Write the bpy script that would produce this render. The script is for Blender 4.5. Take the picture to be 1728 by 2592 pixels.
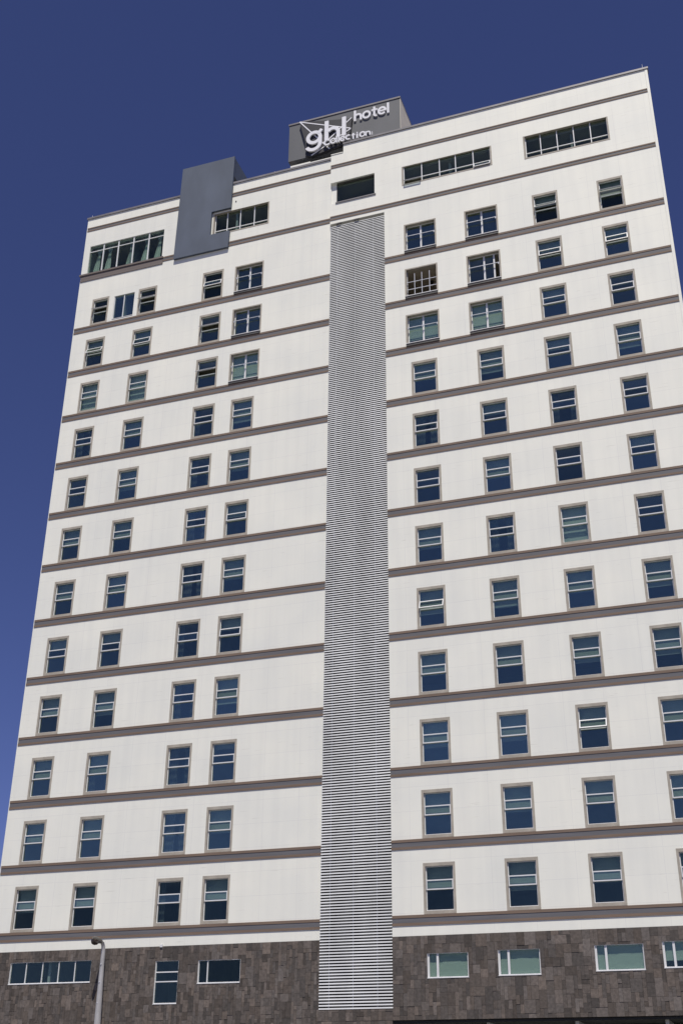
import bpy, math, random
from mathutils import Vector, Matrix
random.seed(7)
for o in list(bpy.data.objects): bpy.data.objects.remove(o)
SC = bpy.context.scene
COL = SC.collection
G = 8.75                     # height of the lowest grey band above the street

# ------------------------------------------------------------------ camera
cam = bpy.data.cameras.new('camera'); co = bpy.data.objects.new('camera', cam); COL.objects.link(co)
co.location = (12.8715, -46.6271, -7.1159 + G)
co.rotation_euler = [math.radians(a) for a in (117.16454, -0.44482, 19.26104)]
cam.sensor_fit = 'VERTICAL'; cam.sensor_height = 36.0
cam.lens = 2989.68 / 2592 * 36.0
cam.clip_start = 0.1; cam.clip_end = 5000
SC.camera = co

# ------------------------------------------------------------------ light
SUN = Vector((0.30, -1.0, 2.05)).normalized()
EL = math.asin(SUN.z); AZ = math.atan2(SUN.x, SUN.y)
w = bpy.data.worlds.new('World'); SC.world = w; w.use_nodes = True
nt = w.node_tree; bg = nt.nodes['Background']
sky = nt.nodes.new('ShaderNodeTexSky'); sky.sky_type = 'NISHITA'; sky.sun_disc = False
sky.sun_elevation = EL; sky.sun_rotation = AZ; sky.altitude = 2600
sky.air_density = 1.0; sky.dust_density = 0.3; sky.ozone_density = 2.0
tint = nt.nodes.new('ShaderNodeMix'); tint.data_type = 'RGBA'; tint.blend_type = 'MULTIPLY'
tint.inputs[0].default_value = 1.0
tint.inputs[7].default_value = (0.87, 0.785, 1.20, 1)
nt.links.new(sky.outputs[0], tint.inputs[6]); nt.links.new(tint.outputs[2], bg.inputs[0])
bg.inputs[1].default_value = 0.06
sl = bpy.data.lights.new('sun', 'SUN'); sl.energy = 4.15; sl.angle = math.radians(0.5); sl.color = (1, 0.95, 0.84)
so = bpy.data.objects.new('sun', sl); COL.objects.link(so); so.location = (20, -60, 90)
so.rotation_euler = SUN.to_track_quat('Z', 'Y').to_euler()
SC.view_settings.view_transform = 'Standard'; SC.view_settings.look = 'None'
SC.view_settings.exposure = 0.15; SC.view_settings.gamma = 1
SC.render.engine = 'CYCLES'

# ------------------------------------------------------------------ materials
def mat(name, col, rough=0.7, metal=0.0, noise=None, bump=None, spec=0.5):
    m = bpy.data.materials.new(name); m.use_nodes = True; n = m.node_tree; b = n.nodes['Principled BSDF']
    b.inputs['Roughness'].default_value = rough; b.inputs['Metallic'].default_value = metal
    b.inputs['Specular IOR Level'].default_value = spec
    b.inputs['Base Color'].default_value = (*col, 1)
    if noise:
        sc, amt, stretch = noise
        tc = n.nodes.new('ShaderNodeTexCoord'); mp = n.nodes.new('ShaderNodeMapping'); mp.inputs['Scale'].default_value = stretch
        nz = n.nodes.new('ShaderNodeTexNoise'); nz.inputs['Scale'].default_value = sc; nz.inputs['Detail'].default_value = 5
        rp = n.nodes.new('ShaderNodeValToRGB')
        rp.color_ramp.elements[0].color = (*[c * (1 - amt) for c in col], 1); rp.color_ramp.elements[0].position = 0.3
        rp.color_ramp.elements[1].color = (*[min(1, c * (1 + amt)) for c in col], 1); rp.color_ramp.elements[1].position = 0.7
        n.links.new(tc.outputs['Object'], mp.inputs[0]); n.links.new(mp.outputs[0], nz.inputs[0])
        n.links.new(nz.outputs[0], rp.inputs[0]); n.links.new(rp.outputs[0], b.inputs['Base Color'])
        if bump:
            bp = n.nodes.new('ShaderNodeBump'); bp.inputs['Strength'].default_value = bump; bp.inputs['Distance'].default_value = 0.02
            n.links.new(nz.outputs[0], bp.inputs['Height']); n.links.new(bp.outputs[0], b.inputs['Normal'])
    return m

def wall_material():
    # white facade panels: faint joints, soft cloudy weathering, thin horizontal smears
    m = bpy.data.materials.new('white_facade'); m.use_nodes = True; n = m.node_tree; L = n.links.new
    b = n.nodes['Principled BSDF']; b.inputs['Roughness'].default_value = 0.6
    tc = n.nodes.new('ShaderNodeTexCoord'); sep = n.nodes.new('ShaderNodeSeparateXYZ'); L(tc.outputs['Object'], sep.inputs[0])
    cmb = n.nodes.new('ShaderNodeCombineXYZ'); L(sep.outputs[0], cmb.inputs[0]); L(sep.outputs[2], cmb.inputs[1])
    br = n.nodes.new('ShaderNodeTexBrick'); br.offset = 0.0; br.inputs['Scale'].default_value = 1.0
    br.inputs['Brick Width'].default_value = 1.64; br.inputs['Row Height'].default_value = 0.993
    br.inputs['Mortar Size'].default_value = 0.006; br.inputs['Mortar Smooth'].default_value = 0.4
    br.inputs['Color1'].default_value = (0.845, 0.842, 0.775, 1); br.inputs['Color2'].default_value = (0.83, 0.828, 0.763, 1)
    br.inputs['Mortar'].default_value = (0.71, 0.705, 0.68, 1)
    mp0 = n.nodes.new('ShaderNodeMapping'); mp0.inputs['Location'].default_value = (0.35, 0.12, 0)
    L(cmb.outputs[0], mp0.inputs[0]); L(mp0.outputs[0], br.inputs[0])
    nz = n.nodes.new('ShaderNodeTexNoise'); nz.inputs['Scale'].default_value = 0.35; nz.inputs['Detail'].default_value = 6; L(cmb.outputs[0], nz.inputs[0])
    r1 = n.nodes.new('ShaderNodeValToRGB'); r1.color_ramp.elements[0].color = (0.93, 0.935, 0.945, 1); r1.color_ramp.elements[0].position = .3
    r1.color_ramp.elements[1].color = (1.03, 1.02, 1.0, 1); r1.color_ramp.elements[1].position = .7; L(nz.outputs[0], r1.inputs[0])
    mx = n.nodes.new('ShaderNodeMix'); mx.data_type = 'RGBA'; mx.blend_type = 'MULTIPLY'; mx.inputs[0].default_value = 1
    L(br.outputs[0], mx.inputs[6]); L(r1.outputs[0], mx.inputs[7])
    mp = n.nodes.new('ShaderNodeMapping'); mp.inputs['Scale'].default_value = (0.9, 14, 1); L(cmb.outputs[0], mp.inputs[0])
    n2 = n.nodes.new('ShaderNodeTexNoise'); n2.inputs['Scale'].default_value = 1.3; n2.inputs['Detail'].default_value = 2; L(mp.outputs[0], n2.inputs[0])
    r2 = n.nodes.new('ShaderNodeValToRGB'); r2.color_ramp.elements[0].color = (1, 1, 1, 1); r2.color_ramp.elements[0].position = .68
    r2.color_ramp.elements[1].color = (0.85, 0.84, 0.83, 1); r2.color_ramp.elements[1].position = .76; L(n2.outputs[0], r2.inputs[0])
    m2 = n.nodes.new('ShaderNodeMix'); m2.data_type = 'RGBA'; m2.blend_type = 'MULTIPLY'; m2.inputs[0].default_value = 1
    L(mx.outputs[2], m2.inputs[6]); L(r2.outputs[0], m2.inputs[7])
    # streaks of grime running down
    mp3 = n.nodes.new('ShaderNodeMapping'); mp3.inputs['Scale'].default_value = (3.0, 0.12, 1); L(cmb.outputs[0], mp3.inputs[0])
    n3 = n.nodes.new('ShaderNodeTexNoise'); n3.inputs['Scale'].default_value = 1.0; n3.inputs['Detail'].default_value = 4; L(mp3.outputs[0], n3.inputs[0])
    r3 = n.nodes.new('ShaderNodeValToRGB'); r3.color_ramp.elements[0].color = (0.965, 0.965, 0.97, 1); r3.color_ramp.elements[0].position = .35
    r3.color_ramp.elements[1].color = (1, 1, 1, 1); r3.color_ramp.elements[1].position = .6; L(n3.outputs[0], r3.inputs[0])
    m3 = n.nodes.new('ShaderNodeMix'); m3.data_type = 'RGBA'; m3.blend_type = 'MULTIPLY'; m3.inputs[0].default_value = 1
    L(m2.outputs[2], m3.inputs[6]); L(r3.outputs[0], m3.inputs[7])
    L(m3.outputs[2], b.inputs['Base Color'])
    return m

def glass_material(name, tint_c, refl, wave=0.02):
    m = bpy.data.materials.new(name); m.use_nodes = True; n = m.node_tree; L = n.links.new
    for x in list(n.nodes):
        if x.type == 'BSDF_PRINCIPLED': n.nodes.remove(x)
    out = n.nodes['Material Output']
    tr = n.nodes.new('ShaderNodeBsdfTransparent'); tr.inputs[0].default_value = (*tint_c, 1)
    gl = n.nodes.new('ShaderNodeBsdfGlossy'); gl.inputs['Roughness'].default_value = 0.01; gl.inputs[0].default_value = (0.82, 1.0, 0.82, 1)
    lw = n.nodes.new('ShaderNodeLayerWeight'); lw.inputs[0].default_value = 0.5
    fr = n.nodes.new('ShaderNodeMath'); fr.operation = 'POWER'; fr.inputs[1].default_value = 5.0; L(lw.outputs['Facing'], fr.inputs[0])
    mr = n.nodes.new('ShaderNodeMapRange'); mr.inputs[1].default_value = 0.0; mr.inputs[2].default_value = 1.0
    mr.inputs[3].default_value = refl; mr.inputs[4].default_value = 1.0
    L(fr.outputs[0], mr.inputs[0])
    oi = n.nodes.new('ShaderNodeObjectInfo'); m2 = n.nodes.new('ShaderNodeMapRange'); m2.inputs[3].default_value = refl * 0.62; m2.inputs[4].default_value = refl * 1.25
    L(oi.outputs['Random'], m2.inputs[0]); L(m2.outputs[0], mr.inputs[3])
    tc = n.nodes.new('ShaderNodeTexCoord'); nz = n.nodes.new('ShaderNodeTexNoise'); nz.inputs['Scale'].default_value = 1.7
    geo = n.nodes.new('ShaderNodeNewGeometry'); L(geo.outputs['Position'], nz.inputs[0])
    bu = n.nodes.new('ShaderNodeBump'); bu.inputs['Strength'].default_value = 0.35; bu.inputs['Distance'].default_value = wave
    L(nz.outputs[0], bu.inputs['Height']); L(bu.outputs[0], gl.inputs['Normal'])
    mx = n.nodes.new('ShaderNodeMixShader'); L(mr.outputs[0], mx.inputs[0]); L(tr.outputs[0], mx.inputs[1]); L(gl.outputs[0], mx.inputs[2])
    L(mx.outputs[0], out.inputs[0])
    return m

def stone_material():
    m = bpy.data.materials.new('dark_stone'); m.use_nodes = True; n = m.node_tree; L = n.links.new
    b = n.nodes['Principled BSDF']; b.inputs['Roughness'].default_value = 0.85
    at = n.nodes.new('ShaderNodeAttribute'); at.attribute_name = 'stone_colour'
    tc = n.nodes.new('ShaderNodeTexCoord'); nz = n.nodes.new('ShaderNodeTexNoise'); nz.inputs['Scale'].default_value = 9; nz.inputs['Detail'].default_value = 8
    L(tc.outputs['Object'], nz.inputs[0])
    r = n.nodes.new('ShaderNodeValToRGB'); r.color_ramp.elements[0].color = (.72, .72, .72, 1); r.color_ramp.elements[0].position = .3
    r.color_ramp.elements[1].color = (1.25, 1.25, 1.25, 1); r.color_ramp.elements[1].position = .72; L(nz.outputs[0], r.inputs[0])
    mx = n.nodes.new('ShaderNodeMix'); mx.data_type = 'RGBA'; mx.blend_type = 'MULTIPLY'; mx.inputs[0].default_value = 1
    L(at.outputs[0], mx.inputs[6]); L(r.outputs[0], mx.inputs[7]); L(mx.outputs[2], b.inputs['Base Color'])
    bu = n.nodes.new('ShaderNodeBump'); bu.inputs['Strength'].default_value = .5; bu.inputs['Distance'].default_value = .015
    L(nz.outputs[0], bu.inputs['Height']); L(bu.outputs[0], b.inputs['Normal'])
    return m

M = {
 'wall': wall_material(),
 'beige': mat('beige_render', (0.46, 0.42, 0.36), 0.8, noise=(1.2, 0.08, (1, 1, 1))),
 'palebeige': mat('pale_beige_render', (0.62, 0.575, 0.49), 0.8, noise=(1.2, 0.06, (1, 1, 1))),
 'surround': mat('taupe_surround', (0.375, 0.34, 0.29), 0.75, noise=(4, 0.14, (1, 1, 1))),
 'brown': mat('brown_band', (0.178, 0.126, 0.094), 0.75, noise=(1.5, 0.14, (0.4, 1, 6))),
 'grey': mat('grey_band', (0.128, 0.126, 0.138), 0.7, noise=(1.5, 0.12, (0.4, 1, 6))),
 'ledge': mat('taupe_ledge', (0.155, 0.128, 0.12), 0.75, noise=(1.5, 0.12, (0.4, 1, 6))),
 'slate': mat('slate_grey_paint', (0.083, 0.102, 0.142), 0.6, noise=(0.9, 0.16, (1, 1, 0.4))),
 'signgrey': mat('sign_grey_paint', (0.105, 0.109, 0.122), 0.6, noise=(0.8, 0.10, (1, 1, 0.4))),
 'plate': mat('charcoal_plate', (0.022, 0.022, 0.028), 0.5, noise=(2, 0.2, (1, 1, 1))),
 'letter': mat('white_letter', (0.80, 0.80, 0.84), 0.4, noise=(3, 0.04, (1, 1, 1))),
 'coping': mat('metal_coping', (0.20, 0.19, 0.20), 0.5, 0.2, noise=(2, 0.2, (0.5, 1, 1))),
 'frame': mat('white_frame', (0.70, 0.70, 0.71), 0.35, noise=(3, 0.05, (1, 1, 1))),
 'darkframe_sillshade': mat('dark_frame_sill_shade', (0.10, 0.095, 0.09), 0.5, noise=(3, 0.2, (1, 1, 1))),  # dark frames, also the shadow strip painted under sliding sills
 'glass': glass_material('window_glass', (0.78, 0.84, 0.82), 0.17),
 'lowreflglass': glass_material('low_reflection_glass', (0.74, 0.80, 0.78), 0.05),  # reflection turned down to imitate mirrored dark buildings opposite, which are not modelled
 'sashglass': glass_material('sash_glass', (0.78, 0.84, 0.82), 0.14),
 'blind': mat('grey_blind', (0.36, 0.39, 0.37), 0.9, noise=(2, 0.05, (1, 1, 8))),
 'paleblind': mat('pale_blind', (0.60, 0.63, 0.57), 0.9, noise=(2, 0.05, (1, 1, 8))),
 'drape': mat('grey_drape', (0.20, 0.21, 0.22), 0.95, noise=(5, 0.15, (6, 1, 0.5))),
 'curtain': mat('pale_curtain', (0.66, 0.70, 0.64), 0.9, noise=(5, 0.15, (6, 1, 0.5))),
 'room': mat('room_plaster', (0.46, 0.47, 0.46), 0.9, noise=(0.7, 0.25, (1, 1, 1))),
 'ceil': mat('room_ceiling', (0.42, 0.37, 0.30), 0.9, noise=(0.7, 0.1, (1, 1, 1))),
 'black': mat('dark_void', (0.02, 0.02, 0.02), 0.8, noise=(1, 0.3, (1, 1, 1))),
 'slat': mat('aluminium_slat', (0.61, 0.62, 0.64), 0.5, 0.0, noise=(0.5, 0.16, (1.5, 1, 0.35))),
 'slatback': mat('louvre_backing', (0.035, 0.033, 0.036), 0.8, noise=(1, 0.2, (1, 1, 1))),
 'stone': stone_material(),
 'pole': mat('galvanised_pole', (0.44, 0.43, 0.43), 0.45, 0.15, noise=(6, 0.12, (1, 1, 0.3))),
 'lamphead': mat('lamp_housing', (0.11, 0.10, 0.09), 0.4, 0.0, noise=(4, 0.1, (1, 1, 1))),
 'lampglass': mat('lamp_lens', (0.035, 0.025, 0.02), 0.15, noise=(3, 0.2, (1, 1, 1))),
 'asphalt': mat('asphalt', (0.05, 0.05, 0.052), 0.9, noise=(8, 0.25, (1, 1, 1)), bump=0.3),
 'paving': mat('concrete_paving', (0.32, 0.31, 0.29), 0.85, noise=(2, 0.12, (1, 1, 1)), bump=0.2),
 'earth': mat('ground_earth', (0.20, 0.19, 0.16), 0.95, noise=(0.2, 0.2, (1, 1, 1))),
 'paint': mat('road_paint', (0.75, 0.74, 0.70), 0.7, noise=(3, 0.12, (1, 1, 1))),
 'steel': mat('thin_steel', (0.62, 0.63, 0.66), 0.35, 0.3, noise=(4, 0.08, (1, 1, 1))),
}

# ------------------------------------------------------------------ mesh helper
class MB:
    def __init__(s): s.v = []; s.f = []; s.m = []; s.mats = []
    def mi(s, m):
        if m not in s.mats: s.mats.append(m)
        return s.mats.index(m)
    def quad(s, pts, m):
        i = len(s.v); s.v += [tuple(p) for p in pts]; s.f.append(tuple(range(i, i + len(pts)))); s.m.append(s.mi(m))
    def box(s, x0, x1, y0, y1, z0, z1, m):
        i = len(s.v)
        s.v += [(x0, y0, z0), (x1, y0, z0), (x1, y1, z0), (x0, y1, z0), (x0, y0, z1), (x1, y0, z1), (x1, y1, z1), (x0, y1, z1)]
        for f in ((0, 3, 2, 1), (4, 5, 6, 7), (0, 1, 5, 4), (1, 2, 6, 5), (2, 3, 7, 6), (3, 0, 4, 7)):
            s.f.append(tuple(i + k for k in f)); s.m.append(s.mi(m))
    def prism(s, poly, y0, y1, m):
        # polygon in XZ (counter clockwise seen from -Y), extruded from y0 (front) to y1
        i = len(s.v); n = len(poly)
        s.v += [(x, y0, z) for x, z in poly] + [(x, y1, z) for x, z in poly]
        s.f.append(tuple(range(i, i + n))); s.m.append(s.mi(m))
        s.f.append(tuple(reversed(range(i + n, i + 2 * n)))); s.m.append(s.mi(m))
        for k in range(n):
            a, b = i + k, i + (k + 1) % n
            s.f.append((a, a + n, b + n, b)); s.m.append(s.mi(m))
    def bar(s, a, b, wd, y0, y1, m):
        ax, az = a; bx, bz = b; d = math.hypot(bx - ax, bz - az); nx, nz = -(bz - az) / d * wd / 2, (bx - ax) / d * wd / 2
        s.prism([(ax - nx, az - nz), (bx - nx, bz - nz), (bx + nx, bz + nz), (ax + nx, az + nz)], y0, y1, m)
    def arc(s, cx, cz, rx, rz, a0, a1, wd, y0, y1, m, n=28):
        # one ribbon following an ellipse, extruded (front, back and both edges)
        i = len(s.v); full = abs(a1 - a0) >= 359.9; cnt = n if full else n + 1
        for k in range(cnt):
            a = math.radians(a0 + (a1 - a0) * k / n); c, d = math.cos(a), math.sin(a)
            for (r, y) in ((1, y0), (-1, y0), (1, y1), (-1, y1)):
                s.v.append((cx + (rx + r * wd / 2) * c, y, cz + (rz + r * wd / 2) * d))
        for k in range(n):
            p = i + 4 * k; q = i + 4 * ((k + 1) % cnt)
            for f in ((p + 1, p, q, q + 1), (p + 2, p + 3, q + 3, q + 2), (p, p + 2, q + 2, q), (p + 3, p + 1, q + 1, q + 3)):
                s.f.append(f); s.m.append(s.mi(m))
        if not full:
            for p, fl in ((i, 0), (i + 4 * n, 1)):
                s.f.append((p, p + 1, p + 3, p + 2) if not fl else (p + 2, p + 3, p + 1, p)); s.m.append(s.mi(m))
    def tube(s, pts, rad, m, n=16, cap=True):
        pts = [Vector(p) for p in pts]; i = len(s.v)
        for k, p in enumerate(pts):
            d = (pts[min(k + 1, len(pts) - 1)] - pts[max(k - 1, 0)]).normalized()
            u = d.cross(Vector((0, 1, 0.01))).normalized() if abs(d.y) < 0.9 else d.cross(Vector((1, 0, 0))).normalized()
            vv = d.cross(u).normalized()
            r = rad[k] if isinstance(rad[k], tuple) else (rad[k], rad[k])
            for j in range(n):
                a = 2 * math.pi * j / n
                s.v.append(tuple(p + u * math.cos(a) * r[0] + vv * math.sin(a) * r[1]))
        for k in range(len(pts) - 1):
            for j in range(n):
                a = i + k * n + j; b = i + k * n + (j + 1) % n
                s.f.append((a, b, b + n, a + n)); s.m.append(s.mi(m))
        if cap:
            s.f.append(tuple(reversed(range(i, i + n)))); s.m.append(s.mi(m))
            e = i + (len(pts) - 1) * n; s.f.append(tuple(range(e, e + n))); s.m.append(s.mi(m))
    def mesh(s, name, off=(0, 0, 0), smooth=False):
        me = bpy.data.meshes.new(name)
        me.from_pydata([(x - off[0], y - off[1], z - off[2]) for x, y, z in s.v], [], s.f)
        for m in s.mats: me.materials.append(M[m] if isinstance(m, str) else m)
        me.polygons.foreach_set('material_index', s.m)
        if smooth: me.polygons.foreach_set('use_smooth', [True] * len(s.f))
        me.update(); return me

def link(name, me, parent=None, loc=(0, 0, 0), label=None):
    o = bpy.data.objects.new(name, me); COL.objects.link(o); o.location = loc
    if parent: o.parent = parent
    if label: o['label'] = label
    return o

def root(name, loc, label, cat):
    o = bpy.data.objects.new(name, None); COL.objects.link(o); o.location = loc; o.empty_display_size = 0.5
    o['label'] = label; o['category'] = cat
    return o

# ------------------------------------------------------------------ ground
def sheet(name, x0, x1, y0, y1, z, m):
    b = MB(); b.quad([(x0, y0, z), (x1, y0, z), (x1, y1, z), (x0, y1, z)], m)
    o = link(name, b.mesh(name)); o['kind'] = 'structure'; return o
sheet('ground', -2000, 2000, -2000, 2000, -0.14, 'earth')
sheet('road', -600, 600, -38, -7.2, -0.13, 'asphalt')
b = MB(); b.box(-600, 600, -7.2, 60, -0.135, 0.0, 'paving')
o = link('pavement', b.mesh('pavement')); o['kind'] = 'structure'
b = MB(); b.box(-600, 600, -62, -38, -0.135, 0.0, 'paving')
o = link('pavement', b.mesh('pavement')); o['kind'] = 'structure'
b = MB()
for k in range(-40, 40): b.quad([(k * 6.0, -22.7, -0.126), (k * 6 + 3.0, -22.7, -0.126), (k * 6 + 3.0, -22.55, -0.126), (k * 6.0, -22.55, -0.126)], 'paint')
o = link('road_markings', b.mesh('road_markings')); o['kind'] = 'structure'

# ------------------------------------------------------------------ hotel building
ORG = (-3.5, 0.0, 0.0)
H = root('hotel_building', ORG, 'tall white hotel block with grey-brown bands, louvred strip and dark stone base', 'building')
OFF = (ORG[0], ORG[1], -G)             # builders below use facade coordinates: z = 0 at the lowest band
def part(name, b, label=None, smooth=False):
    return link(name, b.mesh(name, OFF, smooth), H, (0, 0, 0), label)

YR, YLF = 0.0, 0.15                    # front planes of the right and the left half
XL, XM, XR = -19.9, -4.43, 12.93       # left edge, joint, right edge
ZR = [0.0, 2.92, 5.9, 8.92, 11.92, 15.0, 18.02, 21.03, 24.0, 26.94, 29.85, 32.78]
ZL = [0.02, 2.93, 5.87, 8.88, 11.87, 14.89, 17.9, 20.88, 23.88, 26.83, 29.73, 32.64]
ZSTONE, ZSB = -0.79, -3.80

# ---- the windows, listed first so that the walls get their openings
HOP = []    # (side, column, row, x centre, width, z bottom)
LC = {'a': (-18.36, 1.20), 'b': (-15.41, 1.23), 'c': (-11.31, 1.26), 'd': (-9.13, 1.27)}
RC = {'e': (0.59, 1.31), 'f': (3.885, 1.31), 'g': (7.11, 1.30), 'h': (10.36, 1.27)}
for k in range(12):
    if k < 11: HOP += [('L', 'a', k), ('L', 'b', k)]
    HOP += [('L', 'c', k)]
    if k < 9: HOP += [('L', 'd', k), ('R', 'e', k), ('R', 'f', k)]
    HOP += [('R', 'g', k), ('R', 'h', k)]
SLIDE = [('L', -9.14, 1.70, k) for k in (9, 10, 11)] + [('R', 0.56, 1.73, k) for k in (9, 10, 11)] + [('R', 3.80, 1.74, k) for k in (9, 10, 11)]
HH, MS, MB_, MT = 1.95, 0.09, 0.125, 0.13     # hopper window height and surround widths
holesL, holesR = [], []
def hole(side, x0, x1, z0, z1): (holesL if side == 'L' else holesR).append((x0, x1, z0, z1))
for s, c, k in HOP:
    xc, wd = (LC if s == 'L' else RC)[c]; z = (ZL if s == 'L' else ZR)[k]
    hole(s, xc - wd / 2 + .03, xc + wd / 2 - .03, z + .03, z + HH - .03)
for s, xc, wd, k in SLIDE:
    z = (ZL if s == 'L' else ZR)[k]; hole(s, xc - wd / 2 + .03, xc + wd / 2 - .03, z + .13, z + 1.87)
TRIO = [(-18.33, 1.08), (-15.33, 1.16)]
for xc, wd in TRIO: hole('L', xc - wd / 2 + .03, xc + wd / 2 - .03, 32.67, 34.46)
hole('L', -17.46, -16.17, 32.76, 34.36)
hole('L', -19.5, -14.66, 36.45, 38.5)          # corner glazing
hole('L', -11.55, -8.13, 37.12, 38.68)          # ribbon beside the slate panel
hole('R', -0.35, 4.56, 37.4, 38.72)
hole('R', 6.27, 10.65, 37.24, 38.8)
hole('R', XM, -1.9, 37.28, 38.78)               # open corner loggia
hole('R', XM - .01, -3.71, 40.82, 41.6)             # parapet step
hole('R', XM - .01, -1.37, ZSTONE - .01, 35.87)        # louvre shaft

def wall(name, x0, x1, z0, z1, y, holes, m, th=0.25, label=None):
    b = MB(); e = 1e-6
    xs = sorted({x0, x1} | {min(max(h[i], x0), x1) for h in holes for i in (0, 1)})
    zs = sorted({z0, z1} | {min(max(h[i], z0), z1) for h in holes for i in (2, 3)})
    def inside(cx, cz): return any(h[0] < cx < h[1] and h[2] < cz < h[3] for h in holes)
    nx, nz = len(xs) - 1, len(zs) - 1
    solid = [[not inside((xs[i] + xs[i + 1]) / 2, (zs[j] + zs[j + 1]) / 2) for j in range(nz)] for i in range(nx)]
    g = lambda i, j: 0 <= i < nx and 0 <= j < nz and solid[i][j]
    for j in range(nz):                     # merge runs of cells along x
        i = 0
        while i < nx:
            if solid[i][j]:
                k = i
                while k + 1 < nx and solid[k + 1][j]: k += 1
                a, c, d, f = xs[i], xs[k + 1], zs[j], zs[j + 1]
                b.quad([(a, y, d), (c, y, d), (c, y, f), (a, y, f)], m)
                b.quad([(a, y + th, d), (a, y + th, f), (c, y + th, f), (c, y + th, d)], m)
                i = k
            i += 1
    for i in range(nx):
        for j in range(nz):
            if not solid[i][j]: continue
            a, c, d, f = xs[i], xs[i + 1], zs[j], zs[j + 1]
            if not g(i - 1, j): b.quad([(a, y, d), (a, y, f), (a, y + th, f), (a, y + th, d)], m)
            if not g(i + 1, j): b.quad([(c, y, d), (c, y + th, d), (c, y + th, f), (c, y, f)], m)
            if not g(i, j - 1): b.quad([(a, y, d), (a, y + th, d), (c, y + th, d), (c, y, d)], m)
            if not g(i, j + 1): b.quad([(a, y, f), (c, y, f), (c, y + th, f), (a, y + th, f)], m)
    return part(name, b, label)

ZTL, ZTR = 40.62, 41.40
wall('wall', XL, XM, ZSTONE, ZTL, YLF, holesL, 'wall', label='left half of the white facade, set slightly back')
wall('wall', XM, XR, ZSTONE, ZTR, YR, holesR, 'wall', label='right half of the white facade with the taller parapet')
b = MB(); b.box(XL, XL + .25, YLF + .25, 17.75, -G, ZTL, 'wall'); part('side_wall', b)
b = MB(); b.box(XR - .25, XR, YR + .25, 17.75, -G, ZTR, 'wall'); part('side_wall', b)
b = MB(); b.box(XL, XR, 17.75, 18.0, -G, ZTL, 'wall'); part('rear_wall', b)
b = MB(); b.box(XL + .25, XM, YLF + .25, 17.75, 39.7, 40.0, 'beige'); b.box(XM, XR - .25, YR + .25, 17.75, 39.9, 40.2, 'beige'); part('roof', b)
# white corner quoin at the right edge
b = MB(); b.box(12.80, XR + .006, -.022, .06, ZSTONE + .01, ZTR - .01, 'wall'); part('corner_trim', b)
# copings
b = MB(); b.box(XL - .05, XM - .003, YLF - .06, YLF + .33, ZTL, ZTL + .13, 'coping'); part('coping', b)
b = MB(); b.box(-3.72, XR + .06, -.06, .33, ZTR, ZTR + .12, 'coping'); part('coping', b)
b = MB(); b.box(XM + .004, -3.725, -.03, .30, 40.82, 40.87, 'wall'); part('coping', b, 'low white step of the parapet beside the sign')
# lightning rods and small fittings on the parapets
for x, y, z, h in ((12.72, .1, ZTR + .12, .40), (-19.75, .3, ZTL + .13, .30), (-7.95, .3, ZTL + .13, .22)):
    b = MB(); b.tube([(x, y, z), (x, y, z + h)], [.018, .010], 'steel', 8); part('lightning_rod', b)

# ---- bands: brown lip, grey field, brown lip
def band(x0, x1, zt, zb, y, low):
    h = zt - zb; b = MB(); a, c = (0.28, 0.25)
    b.box(x0, x1, y - .028, y + .02, zt - h * a, zt, 'brown')
    b.box(x0, x1, y - .014, y + .02, zb + h * c, zt - h * a, 'grey')
    b.box(x0, x1, y - .028, y + .02, zb, zb + h * c, 'brown')
    return part('band', b)
for k in range(12):
    band(XL + .05, XM - .004, ZL[k] - .01, ZL[k] - .40, YLF, k)
    for x0, x1 in ((-1.362, 12.797),): band(x0, x1, ZR[k] - .01, ZR[k] - .40, YR, k)
band(XM + .004, 12.797, 36.38, 36.10, YR, 12); band(XM + .004, 12.797, 40.06, 39.82, YR, 13)
band(-14.55, XM - .004, 36.42, 36.10, YLF, 12); band(XL + .05, XM - .004, 39.95, 39.68, YLF, 13)
b = MB()
b.box(XL - .05, -14.552, YLF - .09, YLF + .2, 36.33, 36.44, 'ledge'); b.box(XL + .03, -14.56, YLF - .04, YLF + .1, 35.93, 36.33, 'ledge')
part('window_ledge', b, 'projecting ledge under the curtained corner glazing')

# ---- rooms behind the windows: slabs, partitions and a rear partition wall
b = MB()
for (x0, x1, yf, Z) in ((XL + .25, XM - .15, YLF + .25, ZL + [36.2, 39.6]), (XM + .15, XR - .25, YR + .25, ZR + [36.2, 39.6])):
    for z in Z: b.box(x0, x1, yf + .002, 4.5, z - 1.0, z - .72, 'ceil')
    b.box(x0, x1, 4.5, 4.6, -G + .05, 39.6, 'room')
for x in (XM - .1, XM + .1): b.box(x - .04, x + .04, .42, 4.5, -4.5, 39.6, 'room')
for x in (-16.9, -13.3, -10.2, -7.0, 2.2, 5.5, 8.7): b.box(x - .06, x + .06, .42, 4.498, -4.3, 39.5, 'room')
part('interior', b)

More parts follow.
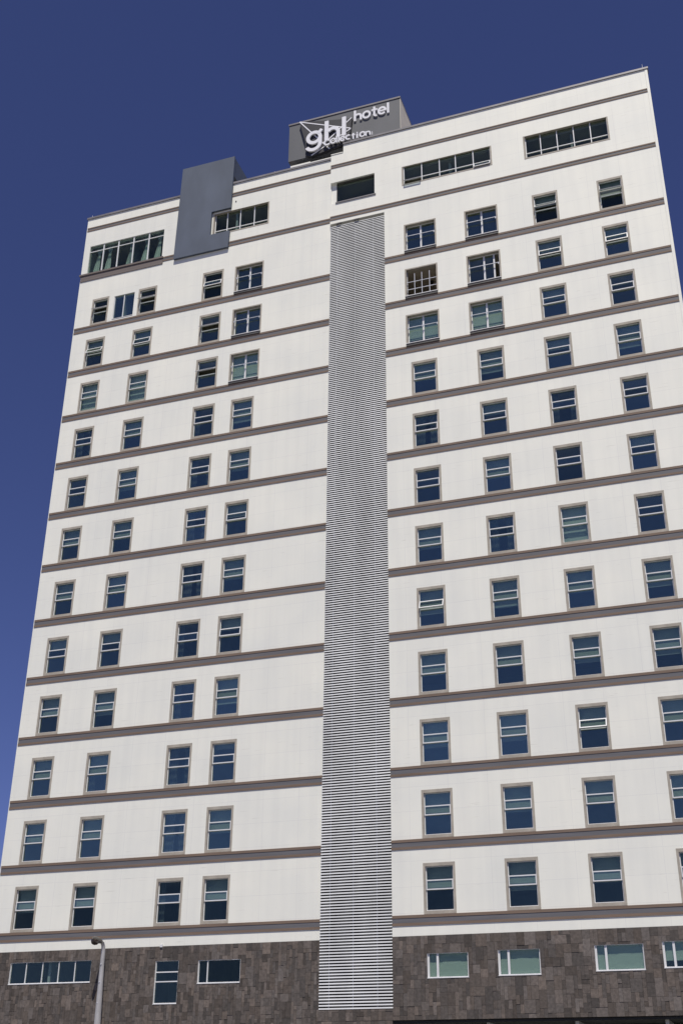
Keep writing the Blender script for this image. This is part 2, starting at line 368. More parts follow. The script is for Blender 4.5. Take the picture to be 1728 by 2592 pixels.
# ---- hopper windows
CACHE = {}
def get(key, fn):
    if key not in CACHE: CACHE[key] = fn()
    return CACHE[key]
def surround_mesh(wd, hh, ms, mb, mt, depth=.15, m='surround'):
    b = MB(); x = wd / 2
    b.box(-x, -x + ms, -.012, depth, 0, hh, m); b.box(x - ms, x, -.012, depth, 0, hh, m)
    b.box(-x + ms, x - ms, -.010, depth, 0, mb, m); b.box(-x + ms, x - ms, -.010, depth, hh - mt, hh, m)
    return b.mesh('window')
def frame_mesh(wd, hh, ms, mb, mt, z1, z2):
    b = MB(); x = wd / 2 - ms; t = .035
    b.box(-x, -x + t, .07, .14, mb, hh - mt, 'frame'); b.box(x - t, x, .07, .14, mb, hh - mt, 'frame')
    b.box(-x + t, x - t, .072, .14, mb, mb + t, 'frame'); b.box(-x + t, x - t, .072, .14, hh - mt - t * .8, hh - mt, 'frame')
    b.box(-x + t, x - t, .068, .14, z1 - .019, z1 + .019, 'frame'); b.box(-x + t, x - t, .068, .14, z2 - .019, z2 + .019, 'frame')
    return b.mesh('frame')
def pane_mesh(wd, hh, ms, mb, mt, z1, z2, gm='glass'):
    b = MB(); x = wd / 2 - ms - .035
    b.box(-x, x, .108, .113, mb + .035, z2 - .022, gm); b.box(-x, x, .108, .113, z1 + .022, hh - mt - .028, gm)
    return b.mesh('pane')
def sash_mesh(wd, ms, h):
    # hinged along its top edge at the origin, hangs down
    b = MB(); x = wd / 2 - ms - .012; t = .045
    b.box(-x, x, -.02, .02, -t, 0, 'frame'); b.box(-x, x, -.02, .02, -h, -h + t, 'frame')
    b.box(-x, -x + t, -.02, .02, -h + t, -t, 'frame'); b.box(x - t, x, -.02, .02, -h + t, -t, 'frame')
    b.box(-x + t, x - t, -.004, .002, -h + t, -t, 'sashglass')
    return b.mesh('sash')
def blind_mesh(wd, top, bot, m='blind'):
    b = MB(); b.box(-wd / 2, wd / 2, .275, .28, bot, top + .1, m); b.box(-wd / 2, wd / 2, .267, .285, bot - .025, bot, m)
    return b.mesh('blind')

BL = {}     # fraction of the opening covered by the roller blind
BL.update({('a', 7): 0, ('a', 8): 0, ('a', 4): .25, ('b', 4): .2, ('a', 9): .98, ('b', 9): .98, ('a', 6): .48, ('b', 7): .6, ('a', 10): .35, ('b', 10): .3,
           ('d', 8): .68, ('d', 7): .58, ('d', 6): .34, ('d', 5): .55, ('d', 4): .3, ('d', 3): .65, ('d', 2): .1, ('d', 1): .55, ('d', 0): .5,
           ('e', 8): .5, ('f', 8): .66, ('g', 8): .3, ('h', 8): .66, ('e', 7): 0, ('f', 7): .3, ('g', 7): 0, ('h', 7): 0, ('e', 6): 0, ('f', 6): .52, ('g', 6): 0, ('h', 6): .25,
           ('e', 5): .56, ('f', 5): 0, ('g', 5): .98, ('h', 5): 0, ('e', 4): .62, ('f', 4): .68, ('g', 4): .52, ('h', 4): .62, ('e', 3): .52, ('f', 3): .5, ('g', 3): .6, ('h', 3): .62,
           ('e', 0): .5, ('f', 0): .6, ('g', 0): .52, ('g', 9): .3, ('h', 9): 0, ('g', 10): .3, ('h', 10): .3, ('g', 11): .3, ('h', 11): .4})
for k in range(12): BL[('c', k)] = 0
OPEN = {('e', 4): 22, ('g', 2): 20, ('g', 11): 38, ('h', 11): 58, ('g', 10): 16, ('h', 10): 16, ('b', 10): 14, ('a', 10): 28, ('c', 11): 20,
        ('c', 10): 52, ('c', 9): 50, ('d', 4): 8, ('d', 6): 6, ('e', 7): 3, ('h', 9): 3}
WIN = []
def hopper(side, xc, wd, z, y, bl, ang, key, hh=HH, ms=MS, mb=MB_, mt=MT):
    z1, z2 = mb + (hh - mb - mt) * .685, mb + (hh - mb - mt) * .475
    k = (round(wd, 2), hh, ms)
    win = link('window', get(('s',) + k, lambda: surround_mesh(wd, hh, ms, mb, mt)), H, (xc - ORG[0], y, z + G))
    WIN.append(win)
    link('frame', get(('f',) + k, lambda: frame_mesh(wd, hh, ms, mb, mt, z1, z2)), win)
    gm = 'lowreflglass' if z < 1 or z > 32 else 'glass'  # lowest and top rows get the turned-down reflection
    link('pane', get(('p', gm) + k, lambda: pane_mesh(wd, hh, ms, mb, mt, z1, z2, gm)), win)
    s = link('sash', get(('h',) + k, lambda: sash_mesh(wd, ms, z1 - z2 + .03)), win, (0, .052, z1 + .015))
    if ang:
        s.rotation_euler = (-math.radians(ang), 0, 0)
        if ang > 10: win['label'] = 'window with its middle sash swung open'
    if bl > .05:
        top = hh - mt - .01; link('blind', get(('b', bl) + k, lambda: blind_mesh(wd - 2 * ms + .02, top, top - (hh - mt - mb) * bl, 'paleblind' if bl > .9 else 'blind')), win)
    return win
def drape_mesh(wd, z0, z1, cover):
    b = MB()
    for sg in (-1, 1):
        n = 24; x0 = sg * wd / 2; dxx = -sg * wd * cover / n
        for j in range(n):
            fo = lambda q: .34 + .03 * math.sin(q * 1.55)
            p = [(x0 + dxx * j, fo(j), z0), (x0 + dxx * (j + 1), fo(j + 1), z0), (x0 + dxx * (j + 1), fo(j + 1), z1), (x0 + dxx * j, fo(j), z1)]
            b.quad(p if sg < 0 else p[::-1], 'drape')
    b.box(-wd / 2, wd / 2, .30, .38, z1, z1 + .04, 'drape')
    return b.mesh('curtain', smooth=False)
for s, c, k in HOP:
    xc, wd = (LC if s == 'L' else RC)[c]; z = (ZL if s == 'L' else ZR)[k]
    bl = BL.get((c, k)); bl = random.choice([.45, .5, .55, .6]) if bl is None else bl
    hopper(s, xc, wd, z, YLF if s == 'L' else YR, bl, OPEN.get((c, k), 0), (c, k))
    if c in 'c' and k < 9 or (c, k) in (('g', 7), ('e', 7), ('f', 5), ('a', 8), ('b', 2)):
        cv = [.28, .34, .40, .22][(k * 7 + ord(c)) % 4]
        link('curtain', get(('dr', wd, cv), lambda: drape_mesh(wd - .1, .05, 1.88, cv)), WIN[-1])
for (xc, wd), a in zip(TRIO, (50, 52)): hopper('L', xc, wd, 32.64, YLF, 0, a, ('t', xc), hh=1.83)

# ---- sliding windows behind a rail
def sliding(side, xc, wd, z, y, bl, style):
    b = MB(); x = wd / 2; h0, h1 = .10, 1.90; ms = .075
    b.box(-x, -x + ms, -.012, .26, h0, h1, 'surround'); b.box(x - ms, x, -.012, .26, h0, h1, 'surround')
    b.box(-x + ms, x - ms, -.010, .26, h1 - .07, h1, 'surround'); b.box(-x + ms, x - ms, -.010, .26, h0, h0 + .05, 'surround')
    nm = 'barred_window' if style == 'bars' else 'sliding_window'
    win = link(nm, b.mesh(nm), H, (xc - ORG[0], y, z + G))
    b = MB(); b.box(-x + .02, x - .02, -.10, .05, .10, .135, 'frame'); b.box(-x + .02, x - .02, -.07, -.013, -.02, .10, 'darkframe_sillshade')  # dark box below the sill stands in for its shadow on the band
    link('sill', b.mesh('sill'), win)
    xi = x - ms; zt, zb = h1 - .07, h0 + .05
    b = MB()
    if style != 'bars':
        b.box(-xi, -xi + .05, .17, .23, zb, zt, 'frame'); b.box(xi - .05, xi, .17, .23, zb, zt, 'frame')
        b.box(-xi + .05, xi - .05, .172, .23, zb, zb + .05, 'frame'); b.box(-xi + .05, xi - .05, .172, .23, zt - .04, zt, 'frame')
        b.box(-.045, .045, .16, .228, zb + .05, zt - .04, 'frame')
        if style == 'open': b.box(xi - .33, xi - .25, .155, .224, zb + .05, zt - .04, 'frame')
        link('frame', b.mesh('frame'), win)
        b = MB(); xe = xi - .33 if style == 'open' else xi - .05
        b.box(-xi + .05, -.045, .20, .206, zb + .05, zt - .04, 'glass'); b.box(.045, xe, .185, .191, zb + .05, zt - .04, 'glass')
        link('pane', b.mesh('pane'), win)
        b = MB(); rz = zb + .98
        b.box(-xi + .003, xi - .003, .02, .05, rz - .016, rz + .016, 'steel')
        for q in (-xi + .05, 0, xi - .05): b.box(q - .028, q + .028, .012, .06, rz - .10, rz - .018, 'steel')
        link('railing', b.mesh('railing'), win)
        if bl: link('blind', blind_mesh(2 * xi - .02, zt, zt - (zt - zb) * bl, 'paleblind'), win, (0, .03, 0))
    else:
        win['label'] = 'open window hole behind white security bars'
        b.box(-xi, -xi + .03, .15, .2, zb, zt, 'steel'); b.box(xi - .03, xi, .15, .2, zb, zt, 'steel')
        b.box(-xi + .03, xi - .03, .152, .2, zb, zb + .05, 'frame')
        link('frame', b.mesh('frame'), win)
        b = MB()
        for q in (-.36, .02, .42): b.box(q - .016, q + .016, .03, .062, zb + .05, zt - .28, 'steel')
        for q in (.46, .92): b.box(-xi + .003, xi - .003, .064, .09, zb + q - .016, zb + q + .016, 'steel')
        link('grille', b.mesh('grille'), win)
STY = {('L', 9): .99, ('R0', 9): .78, ('R3', 9): .80}
for s, xc, wd, k in SLIDE:
    key = 'L' if s == 'L' else ('R0' if xc < 2 else 'R3')
    st = 'bars' if (key, k) == ('R0', 10) else ('open' if (key, k) == ('R3', 10) else 'plain')
    sliding(s, xc, wd, (ZL if s == 'L' else ZR)[k], YLF if s == 'L' else YR, STY.get((key, k), 0), st)
# dark ceiling lamp seen through the barred window
b = MB(); b.tube([(.75, 1.4, 31.75), (.75, 1.4, 31.62)], [.10, .07], 'black', 12); part('ceiling_lamp', b)

# ---- ribbon windows
def ribbon(name, x0, x1, z0, z1, y, mull, tz, rec=.12, label=None, surround=True, blinds=None, ft=.05, sashes=(), pm='glass'):
    cx = (x0 + x1) / 2; loc = (cx - ORG[0], y, z0 + G); f = lambda v: v - cx; h = z1 - z0
    b = MB(); sm = 'surround' if surround else 'frame'; s = .08 if surround else .03
    if surround:
        b.box(f(x0), f(x0) + s, -.012, rec + .1, 0, h, sm); b.box(f(x1) - s, f(x1), -.012, rec + .1, 0, h, sm)
        b.box(f(x0) + s, f(x1) - s, -.010, rec + .1, 0, s, sm); b.box(f(x0) + s, f(x1) - s, -.004, rec + .1, h - .02, h, sm)
        a0, a1, c0, c1 = f(x0) + s, f(x1) - s, s, h - .02
    else:
        b.box(f(x0), f(x1), -.02, rec + .1, 0, .028, 'frame'); b.box(f(x0), f(x1), .01, rec + .1, h - .02, h, 'frame')
        b.box(f(x0), f(x0) + .02, .012, rec - .012, .028, h - .02, 'frame'); b.box(f(x1) - .02, f(x1), .012, rec - .012, .028, h - .02, 'frame')
        a0, a1, c0, c1 = f(x0), f(x1), .028, h - .02
    win = link(name, b.mesh(name), H, loc, label)
    b = MB()
    b.box(a0, a0 + ft, rec, rec + .07, c0, c1, 'frame'); b.box(a1 - ft * .6, a1, rec, rec + .07, c0, c1, 'frame')
    for m in mull: b.box(f(m) - ft / 2, f(m) + ft / 2, rec - .01, rec + .068, c0, c1, 'frame')
    xs = [a0 + ft] + [v for m in mull for v in (f(m) - ft / 2, f(m) + ft / 2)] + [a1 - ft * .6]
    cells = [(xs[i], xs[i + 1]) for i in range(0, len(xs), 2)]
    tzs = [t - z0 for t in (tz if isinstance(tz, (list, tuple)) else ([tz] if tz else []))]
    for p, q in cells:
        for t in tzs: b.box(p, q, rec - .004, rec + .066, t - .022, t + .022, 'frame')
        b.box(p, q, rec, rec + .066, c0, c0 + .03, 'frame')
    link('frame', b.mesh('frame'), win)
    b = MB(); sash = {i for i, _ in sashes}
    for i, (p, q) in enumerate(cells):
        if i in sash: b.box(p, q, rec + .03, rec + .036, tzs[0] + .028, c1, pm)
        else: b.box(p, q, rec + .03, rec + .036, c0 + .03, c1, pm)
    link('pane', b.mesh('pane'), win)
    for i, ang in sashes:
        p, q = cells[i]; hh = tzs[0] - .028 - c0 - .01; t = .04
        b = MB(); xh = (q - p) / 2
        b.box(-xh, xh, -.02, .02, -t, 0, 'frame'); b.box(-xh, xh, -.02, .02, -hh, -hh + t, 'frame')
        b.box(-xh, -xh + t, -.02, .02, -hh + t, -t, 'frame'); b.box(xh - t, xh, -.02, .02, -hh + t, -t, 'frame')
        b.box(-xh + t, xh - t, -.003, .003, -hh + t, -t, 'sashglass')
        sa = link('sash', b.mesh('sash'), win, ((p + q) / 2, rec - .03, tzs[0] - .028)); sa.rotation_euler = (-math.radians(ang), 0, 0)
    if blinds:
        for i, fr in blinds:
            p, q = cells[i]; b = MB(); b.box(p - .03, q + .03, rec + .1, rec + .105, c1 - (c1 - c0) * fr, c1, 'paleblind'); link('blind', b.mesh('blind'), win)
    return win, cells, (c0, c1)
ribbon('ribbon_window', -.36, 4.57, 37.39, 38.73, YR, [.74, 1.72, 2.6, 3.56], 37.80, pm='lowreflglass', rec=.06, label='ribbon window with two bottom sashes pushed open', sashes=[(0, 48), (4, 18)])
ribbon('ribbon_window', 6.26, 10.66, 37.23, 38.81, YR, [7.14, 8.0, 8.86, 9.72], 37.70, pm='lowreflglass', label='closed ribbon window near the right corner')
ribbon('ribbon_window', -11.56, -8.12, 37.11, 38.69, YLF, [-10.72, -9.92, -9.06], 37.50, pm='lowreflglass', label='ribbon window half set into the slate grey panel')
cw, cells, (c0, c1) = ribbon('corner_window', -19.66, -14.64, 36.44, 38.51, YLF, [-18.60, -17.62, -16.63, -15.63], 38.09, pm='lowreflglass', rec=.05, surround=False,
                             label='corner glazing with tied pale curtains', ft=.07)
for i, ((p, q), pos) in enumerate(zip(cells, (.62, .30, .80, .78, .62))):
    b = MB(); cx = p + (q - p) * pos; zs = [0.05, .4, .9, 1.3, 1.5, 1.62, 1.8, 2.0]; wd = [.22, .20, .155, .10, .075, .10, .16, .22]; sh = -.16 if i != 1 else -.10
    for k in range(len(zs) - 1):
        for j in range(10):
            u0, u1 = j / 10, (j + 1) / 10; fo = lambda u: .30 + .03 * math.sin(u * 25)
            cxa = cx + sh * max(0, 1 - zs[k] / 1.5); cxb = cx + sh * max(0, 1 - zs[k + 1] / 1.5)
            b.quad([(cxa + wd[k] * (2 * u0 - 1), fo(u0), zs[k]), (cxa + wd[k] * (2 * u1 - 1), fo(u1), zs[k]), (cxb + wd[k + 1] * (2 * u1 - 1), fo(u1), zs[k + 1]), (cxb + wd[k + 1] * (2 * u0 - 1), fo(u0), zs[k + 1])], 'curtain')
    link('curtain', b.mesh('curtain', smooth=True), cw)
ribbon('fixed_window', -17.47, -16.16, 32.75, 34.37, YLF, [-16.83], None, rec=.04, surround=False, label='plain two-pane fixed window between two open ones', ft=.05)

# ---- wide fixed window at the joint of the two halves
b = MB()
b.box(XM - .02, -4.14, .20, .32, 37.28, 38.85, 'wall')
part('jamb_panel', b, 'white return panel beside the dark window at the joint')
b = MB(); b.box(-4.14, -4.10, .19, .26, 37.28, 38.85, 'darkframe_sillshade'); b.box(-1.94, -1.90, .12, .26, 37.28, 38.78, 'darkframe_sillshade'); b.box(-4.10, -1.94, .10, .26, 38.74, 38.78, 'darkframe_sillshade')
lw = link('fixed_window', b.mesh('fixed_window', (-3.02, 0, 37.28)), H, (-3.02 - ORG[0], 0, 37.28 + G), 'wide dark window at the joint of the two facade halves')
b = MB(); b.box(-1.08, 1.08, .22, .226, 0, 1.46, 'lowreflglass'); link('pane', b.mesh('pane'), lw)
b = MB(); b.box(-1.10, 1.19, -.05, .24, -.05, .02, 'coping'); b.box(-1.05, 1.05, .14, .19, .10, .125, 'frame')
for x in (-.4, .35): b.box(x, x + .03, .142, .188, .02, .10, 'frame')
link('sill', b.mesh('sill'), lw)

# ---- louvred strip
b = MB(); z = -3.37; LX0, LX1 = -4.422, -1.395
while z < 35.76:
    # blade: sloping front, open underneath
    i = len(b.v)
    jx = random.uniform(-.002, .002)
    b.v += [(LX0, .062 + jx, z), (LX1, .062 - jx, z), (LX1, .076, z + .053), (LX0, .076, z + .053), (LX1, .096, z + .053), (LX0, .096, z + .053), (LX1, .080, z), (LX0, .080, z)]
    for f in ((0, 1, 2, 3), (3, 2, 4, 5), (1, 6, 4, 2), (7, 0, 3, 5), (6, 7, 5, 4), (7, 6, 1, 0)):
        b.f.append(tuple(i + q for q in f)); b.m.append(b.mi('slat'))
    z += .1135
lv = part('louvre_screen', b, 'tall strip of horizontal aluminium slats')
b = MB(); b.box(LX0, LX1, .235, .245, -3.4, 35.87, 'slatback'); part('louvre_backing', b)
b = MB()
for x in (-4.02, -3.02, -2.02): b.box(x - .011, x + .011, .10, .13, -3.38, 35.8, 'slat')
part('louvre_rails', b)
b = MB()
for x in (-3.93, -2.92): b.box(x - .12, x + .12, -.01, .06, 35.80, 35.866, 'darkframe_sillshade')
part('louvre_bracket', b)

# ---- slate grey panel at upper left, standing above the parapet
b = MB()
b.prism([(-13.82, 35.97), (-10.47, 35.97), (-10.44, 37.12), (-11.63, 37.12), (-11.63, 38.79), (-10.44, 38.79), (-10.40, 42.63), (-13.72, 42.63)], 0.0, .13, 'slate')
b.box(-13.70, -10.42, .131, 1.87, 41.23, 42.60, 'slate'); b.box(-13.70, -13.5, .131, 1.8, 40.2, 41.23, 'slate')
b.box(-11.0, -10.9, .6, 1.8, 40.2, 41.23, 'black')  # black sheet stands in for the shade in the void under the beam
part('slate_panel', b, 'dark slate grey panel rising above the roof edge')
b = MB(); b.tube([(-10.2, YLF - .03, 39.28), (-10.2, YLF + .02, 39.28)], [.04, .04], 'darkframe_sillshade', 10); part('wall_fitting', b)

# ---- penthouse carrying the sign
b = MB()
b.box(-7.14, -.47, .30, 2.8, 41.45, 44.2, 'signgrey')
b.box(-7.18, -.43, .26, 2.8, 44.2, 44.31, 'coping')
part('penthouse_front', b, 'grey rooftop box that carries the sign')
b = MB(); b.box(-6.98, -.6, .79, 2.75, 39.9, 41.449, 'wall'); b.box(-.468, -.44, .302, 2.8, 41.6, 44.198, 'palebeige'); part('penthouse', b)
b = MB(); b.box(-6.95, -5.75, .20, .28, 40.72, 40.98, 'wall'); b.box(-5.75, -4.46, .18, .26, 40.72, 40.90, 'wall'); part('upstand', b, 'low white upstand under the sign box')

# ---- dark stone base
def stones(x0, x1, z0, z1, y, holes, seed, cw=.145, ch=.16):
    rnd = random.Random(seed); b = MB(); cols = []
    nx = int(round((x1 - x0) / cw)); nz = int(round((z1 - z0) / ch)); cw = (x1 - x0) / nx; ch = (z1 - z0) / nz
    used = [[False] * nz for _ in range(nx)]
    def blocked(a, c, d, f): return any(h[0] < c - .001 and h[1] > a + .001 and h[2] < f - .001 and h[3] > d + .001 for h in holes)
    # backing sheet in cells, leaving the holes open
    for j in range(nz - 1, -1, -1):
        for i in range(nx):
            if used[i][j]: continue
            sw, sh = rnd.choice([(1, 2), (2, 2), (2, 3), (1, 3), (2, 1), (1, 1), (2, 2), (2, 4), (3, 2), (1, 2), (3, 3), (2, 3), (1, 2)])
            while sw > 1 and (i + sw > nx or any(used[i + q][j] for q in range(sw))): sw -= 1
            while sh > 1 and (j - sh + 1 < 0 or any(used[i + q][j - r] for q in range(sw) for r in range(sh))): sh -= 1
            for q in range(sw):
                for r in range(sh): used[i + q][j - r] = True
            a, c, f, d = x0 + i * cw, x0 + (i + sw) * cw, z0 + (j + 1) * ch, z0 + (j + 1 - sh) * ch
            pieces = [(a, c, d, f)]
            for h in holes:               # cut the stone around openings
                nxt = []
                for (p, q, r, s) in pieces:
                    if h[0] >= q or h[1] <= p or h[2] >= s or h[3] <= r: nxt.append((p, q, r, s)); continue
                    if p < h[0]: nxt.append((p, h[0], r, s))
                    if q > h[1]: nxt.append((h[1], q, r, s))
                    pp, qq = max(p, h[0]), min(q, h[1])
                    if s > h[3]: nxt.append((pp, qq, h[3], s))
                    if r < h[2]: nxt.append((pp, qq, r, h[2]))
                pieces = nxt
            v = rnd.choice([.054, .064, .071, .078, .085, .094, .104, .122]) * rnd.uniform(.9, 1.1); wm = rnd.uniform(0, 1)
            colr = (v * (1.15 + .10 * wm), v * (1.0), v * (.93 - .08 * wm), 1)
            pr = rnd.uniform(0, .016)
            for (p, q, r, s) in pieces:
                if q - p < .012 or s - r < .012: continue
                n0 = len(b.f); e = .003; b.box(p + e, q - e, y - pr, y + .2, r + e, s - e, 'stone')
                cols += [colr] * (len(b.f) - n0)
    n0 = len(b.f)
    # recessed dark joint backing
    xs = sorted({x0, x1} | {t for h in holes for t in h[:2] if x0 < t < x1}); zs = sorted({z0, z1} | {t for h in holes for t in h[2:] if z0 < t < z1})
    for i in range(len(xs) - 1):
        for j in range(len(zs) - 1):
            cx, cz = (xs[i] + xs[i + 1]) / 2, (zs[j] + zs[j + 1]) / 2
            if any(h[0] < cx < h[1] and h[2] < cz < h[3] for h in holes): continue
            b.quad([(xs[i], y + .012, zs[j]), (xs[i + 1], y + .012, zs[j]), (xs[i + 1], y + .012, zs[j + 1]), (xs[i], y + .012, zs[j + 1])], 'stone')
    cols += [(.035, .03, .028, 1)] * (len(b.f) - n0)
    me = b.mesh('stone_base', OFF); at = me.color_attributes.new('stone_colour', 'FLOAT_COLOR', 'CORNER')
    flat = []
    for p, c in zip(me.polygons, cols): flat += list(c) * p.loop_total
    at.data.foreach_set('color', flat)
    return link('stone_base', me, H)
SLW = [(-18.71, -14.73, -2.12, -1.24), (-11.69, -10.63, -3.03, -1.37), (-9.74, -7.86, -2.29, -1.40)]
SRW = [(.02, 1.63, -2.34, -1.45), (2.78, 4.38, -2.32, -1.41), (6.41, 8.18, -2.26, -1.36), (8.85, 10.5, -2.22, -1.31)]
stones(XL, XM, -G, ZSTONE, YLF + .004, SLW, 3, .118, .15)
stones(XM + .002, XR, ZSB, ZSTONE, YR + .004, SRW + [(-4.45, -1.37, -3.40, ZSTONE + .1)], 5)
stones(XM + .002, -1.4, -G, ZSB - .002, YR + .004, [], 6)
stones(11.4, XR, -G, ZSB - .002, YR + .004, [], 8)
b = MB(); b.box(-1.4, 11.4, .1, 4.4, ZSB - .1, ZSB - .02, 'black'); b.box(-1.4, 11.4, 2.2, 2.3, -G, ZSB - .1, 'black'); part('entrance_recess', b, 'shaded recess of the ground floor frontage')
b = MB()
for x in (-1.3, 1.2, 3.7, 6.2, 8.7, 11.2): b.box(x, x + .08, 2.0, 2.1, -G, ZSB - .11, 'steel')
b.box(-1.2, 11.2, 2.03, 2.036, -G + .1, ZSB - .12, 'glass'); part('shop_front', b)
# white plinth strip between band and stone is the wall itself; ground-floor windows:
ribbon('base_window', -18.72, -14.72, -2.13, -1.23, YLF, [-17.93, -17.12, -16.32, -15.53], None, rec=.05, pm='lowreflglass', surround=False, label='long five-pane window in the dark stone', ft=.034)
w2 = ribbon('base_window', -11.70, -10.62, -3.04, -1.36, YLF, [], [-1.80, -2.17], rec=.04, pm='lowreflglass', surround=False, label='upright window in the stone with a white middle sash', ft=.035)
ribbon('base_window', -9.75, -7.85, -2.30, -1.39, YLF, [-9.33], None, rec=.05, pm='lowreflglass', surround=False, label='wide dark window with a narrow left pane', ft=.042)
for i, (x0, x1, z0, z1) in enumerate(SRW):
    ribbon('base_window', x0 - .01, x1 + .01, z0 - .01, z1 + .01, YR, [x0 + .40], None, rec=.05, pm='lowreflglass', surround=False, ft=.085,
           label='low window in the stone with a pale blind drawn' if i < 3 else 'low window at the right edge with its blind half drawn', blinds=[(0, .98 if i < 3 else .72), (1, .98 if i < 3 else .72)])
b = MB(); b.box(-11.53, -11.41, YLF - .05, YLF - .012, -.83, -.72, 'frame'); part('wall_fitting', b)

# ------------------------------------------------------------------ rooftop sign
SG = root('hotel_sign', (-4.0, .3, 41.45 + G), 'rooftop sign with white letters reading ghl hotel collection on a dark angular plate', 'sign')
SOFF = (-4.0, .3, 41.45)
def spart(name, b): return link(name, b.mesh(name, SOFF), SG)
dx, dz = -.085, .29
P = lambda x, z: (x + dx, z + dz)
b = MB(); b.prism([P(*q) for q in [(-6.36, 43.80), (-5.97, 42.15), (-5.93, 41.12), (-5.57, 40.95), (-3.55, 41.28), (-3.26, 42.10), (-3.16, 43.10), (-3.75, 43.2)]], .10, .295, 'plate')
spart('sign_plate', b)
b = MB(); y = .085
for i, (p, q) in enumerate((((-6.34, 43.81), (-3.23, 42.33)), ((-6.34, 43.81), (-4.48, 41.17)), ((-3.18, 43.12), (-4.78, 41.68)), ((-5.57, 41.0), (-3.23, 42.29)))):
    b.bar(P(*p), P(*q), .065, y - .004 * i, .098, 'letter')
spart('star_lines', b)
def letter(fn):
    b = MB(); fn(b); spart('letter', b)
y0, y1 = -.03, .06
W = .215
class LB:                                  # each stroke of a letter sits 3 mm further forward
    def __init__(s, b, ox, oz, yf, yb, m='letter'): s.b, s.ox, s.oz, s.yf, s.yb, s.m = b, ox, oz, yf, yb, m
    def n(s): s.yf -= .003
    def bar(s, a, c, w): s.b.bar((a[0] + s.ox, a[1] + s.oz), (c[0] + s.ox, c[1] + s.oz), w, s.yf, s.yb, s.m); s.n()
    def arc(s, cx, cz, rx, rz, a0, a1, w): s.b.arc(cx + s.ox, cz + s.oz, rx, rz, a0, a1, w, s.yf, s.yb, s.m); s.n()
def g_(b):
    l = LB(b, dx, dz, y0, y1); l.arc(-5.39, 42.22, .37, .39, 0, 360, W); l.bar((-5.02, 42.22), (-5.02, 41.72), W); l.bar((-5.14, 42.45), (-4.93, 42.72), .2)
    l.arc(-5.43, 41.72, .41, .42, -155, 0, W)
def h_(b):
    l = LB(b, dx, dz, y0, y1); l.bar((-4.64, 41.80), (-4.64, 43.23), W + .02); l.arc(-4.26, 42.22, .33, .35, 0, 150, W); l.bar((-3.93, 41.80), (-3.93, 42.23), W)
def l_(b): LB(b, dx, dz, y0, y1).bar((-3.595, 41.82), (-3.595, 43.22), W + .02)
for f in (g_, h_, l_): letter(f)
ex, ez, ya, yb = -.09, .32, .22, .298
w2_ = .125
def hotel(b, ch):
    l = LB(b, ex, ez, ya, yb)
    if ch == 'h': l.bar((-3.02, 42.91), (-3.02, 43.71), w2_); l.arc(-2.83, 43.2, .165, .18, 0, 150, w2_); l.bar((-2.665, 42.91), (-2.665, 43.21), w2_)
    if ch == 'o': l.arc(-2.335, 43.19, .20, .235, 0, 360, w2_)
    if ch == 't': l.bar((-1.87, 42.98), (-1.87, 43.64), w2_); l.bar((-2.04, 43.40), (-1.68, 43.40), .105); l.arc(-1.75, 43.02, .12, .09, 180, 290, .11)
    if ch == 'e': l.arc(-1.41, 43.2, .205, .24, 0, 318, w2_); l.bar((-1.62, 43.20), (-1.15, 43.20), .10)
    if ch == 'l': l.bar((-1.055, 42.91), (-1.055, 43.68), w2_)
for ch in 'hotel':
    b = MB(); hotel(b, ch); spart('letter', b)
yc, yd = -.06, .02
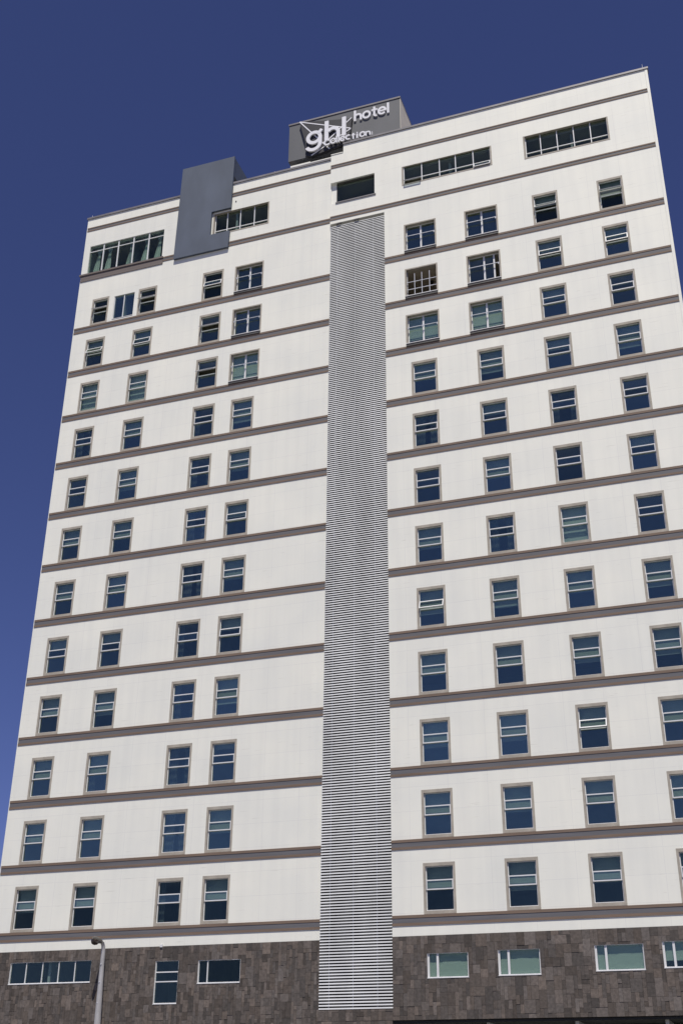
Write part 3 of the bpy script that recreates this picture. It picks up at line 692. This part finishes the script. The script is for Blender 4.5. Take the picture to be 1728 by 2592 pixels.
def coll(b, ch, x):
    w = .086; l = LB(b, ex if x >= -3.2 else -.03, ez if x >= -3.2 else .105, yc if x < -3.2 else .20, yd if x < -3.2 else .298); z0 = 41.56
    if ch == 'C': l.arc(x, 41.75, .165, .18, 40, 320, w + .02)
    if ch == 'o': l.arc(x, 41.755, .145, .165, 0, 360, w)
    if ch == 'l': l.bar((x, z0), (x, 42.04), w)
    if ch == 'e': l.arc(x, 41.74, .13, .15, 0, 318, w); l.bar((x - .13, 41.74), (x + .13, 41.74), .06)
    if ch == 'c': l.arc(x, 41.74, .13, .15, 45, 315, w)
    if ch == 't': l.bar((x, z0), (x, 42.0), w); l.bar((x - .11, 41.87), (x + .11, 41.87), .065)
    if ch == 'i': l.bar((x, z0), (x, 41.88), w); l.arc(x, 41.97, .022, .022, 0, 360, .04)
    if ch == 'n': l.bar((x - .12, z0), (x - .12, 41.88), w); l.arc(x, 41.72, .12, .12, 0, 150, w); l.bar((x + .12, z0), (x + .12, 41.73), w)
for ch, x in (('C', -4.63), ('o', -4.28), ('l', -4.07), ('l', -3.94), ('e', -3.71), ('c', -3.38), ('t', -3.11), ('i', -2.88), ('o', -2.57), ('n', -2.24)):
    b = MB(); coll(b, ch, x); spart('letter', b)
b = MB(); b.box(-2.10, -2.075, .22, .29, 41.86, 42.11, 'letter'); spart('end_mark', b)

# ------------------------------------------------------------------ street lamp
px, py = -14.06, -.10
LAMP = root('street_lamp', (px, py, 0), 'tapered grey street lamp post with a curved head in front of the stone base', 'street lamp')
def lpart(name, b, smooth=True): return link(name, b.mesh(name, (px, py, -G), smooth), LAMP)
b = MB()
b.tube([(px + .05, py, -G), (px + .05, py, -6.5), (px + .03, py, -3.8), (px, py, -1.9), (px - .01, py, -.95), (px - .02, py - .02, -.74), (px - .03, py - .10, -.61), (px - .04, py - .22, -.57)],
       [.18, .17, .14, .103, .087, .083, .08, .075], 'pole', 20)
lpart('post', b)
b = MB(); b.box(px - .28, px + .38, py - .2, py + .2, -G, -G + .03, 'pole'); lpart('base_plate', b, False)
b = MB(); b.tube([(px - .035, py - .17, -.575), (px - .05, py - .28, -.555), (px - .075, py - .42, -.54), (px - .11, py - .62, -.535), (px - .13, py - .74, -.55), (px - .135, py - .77, -.56)],
                 [(.07, .07), (.10, .085), (.13, .08), (.14, .05), (.11, .03), (.05, .015)], 'lamphead', 20); lpart('lamp_head', b)
b = MB(); b.tube([(px - .07, py - .36, -.60), (px - .085, py - .47, -.605), (px - .11, py - .62, -.61), (px - .13, py - .75, -.605), (px - .138, py - .80, -.60)],
                 [(.06, .03), (.125, .075), (.145, .085), (.125, .07), (.07, .04)], 'lampglass', 20); lpart('lens', b)
for z in (-1.45, -2.15, -2.95):
    b = MB(); b.tube([(px + .0, py - .10, z), (px + .0, py - .135, z)], [.03, .02], 'steel', 10); lpart('bolt', b, False)
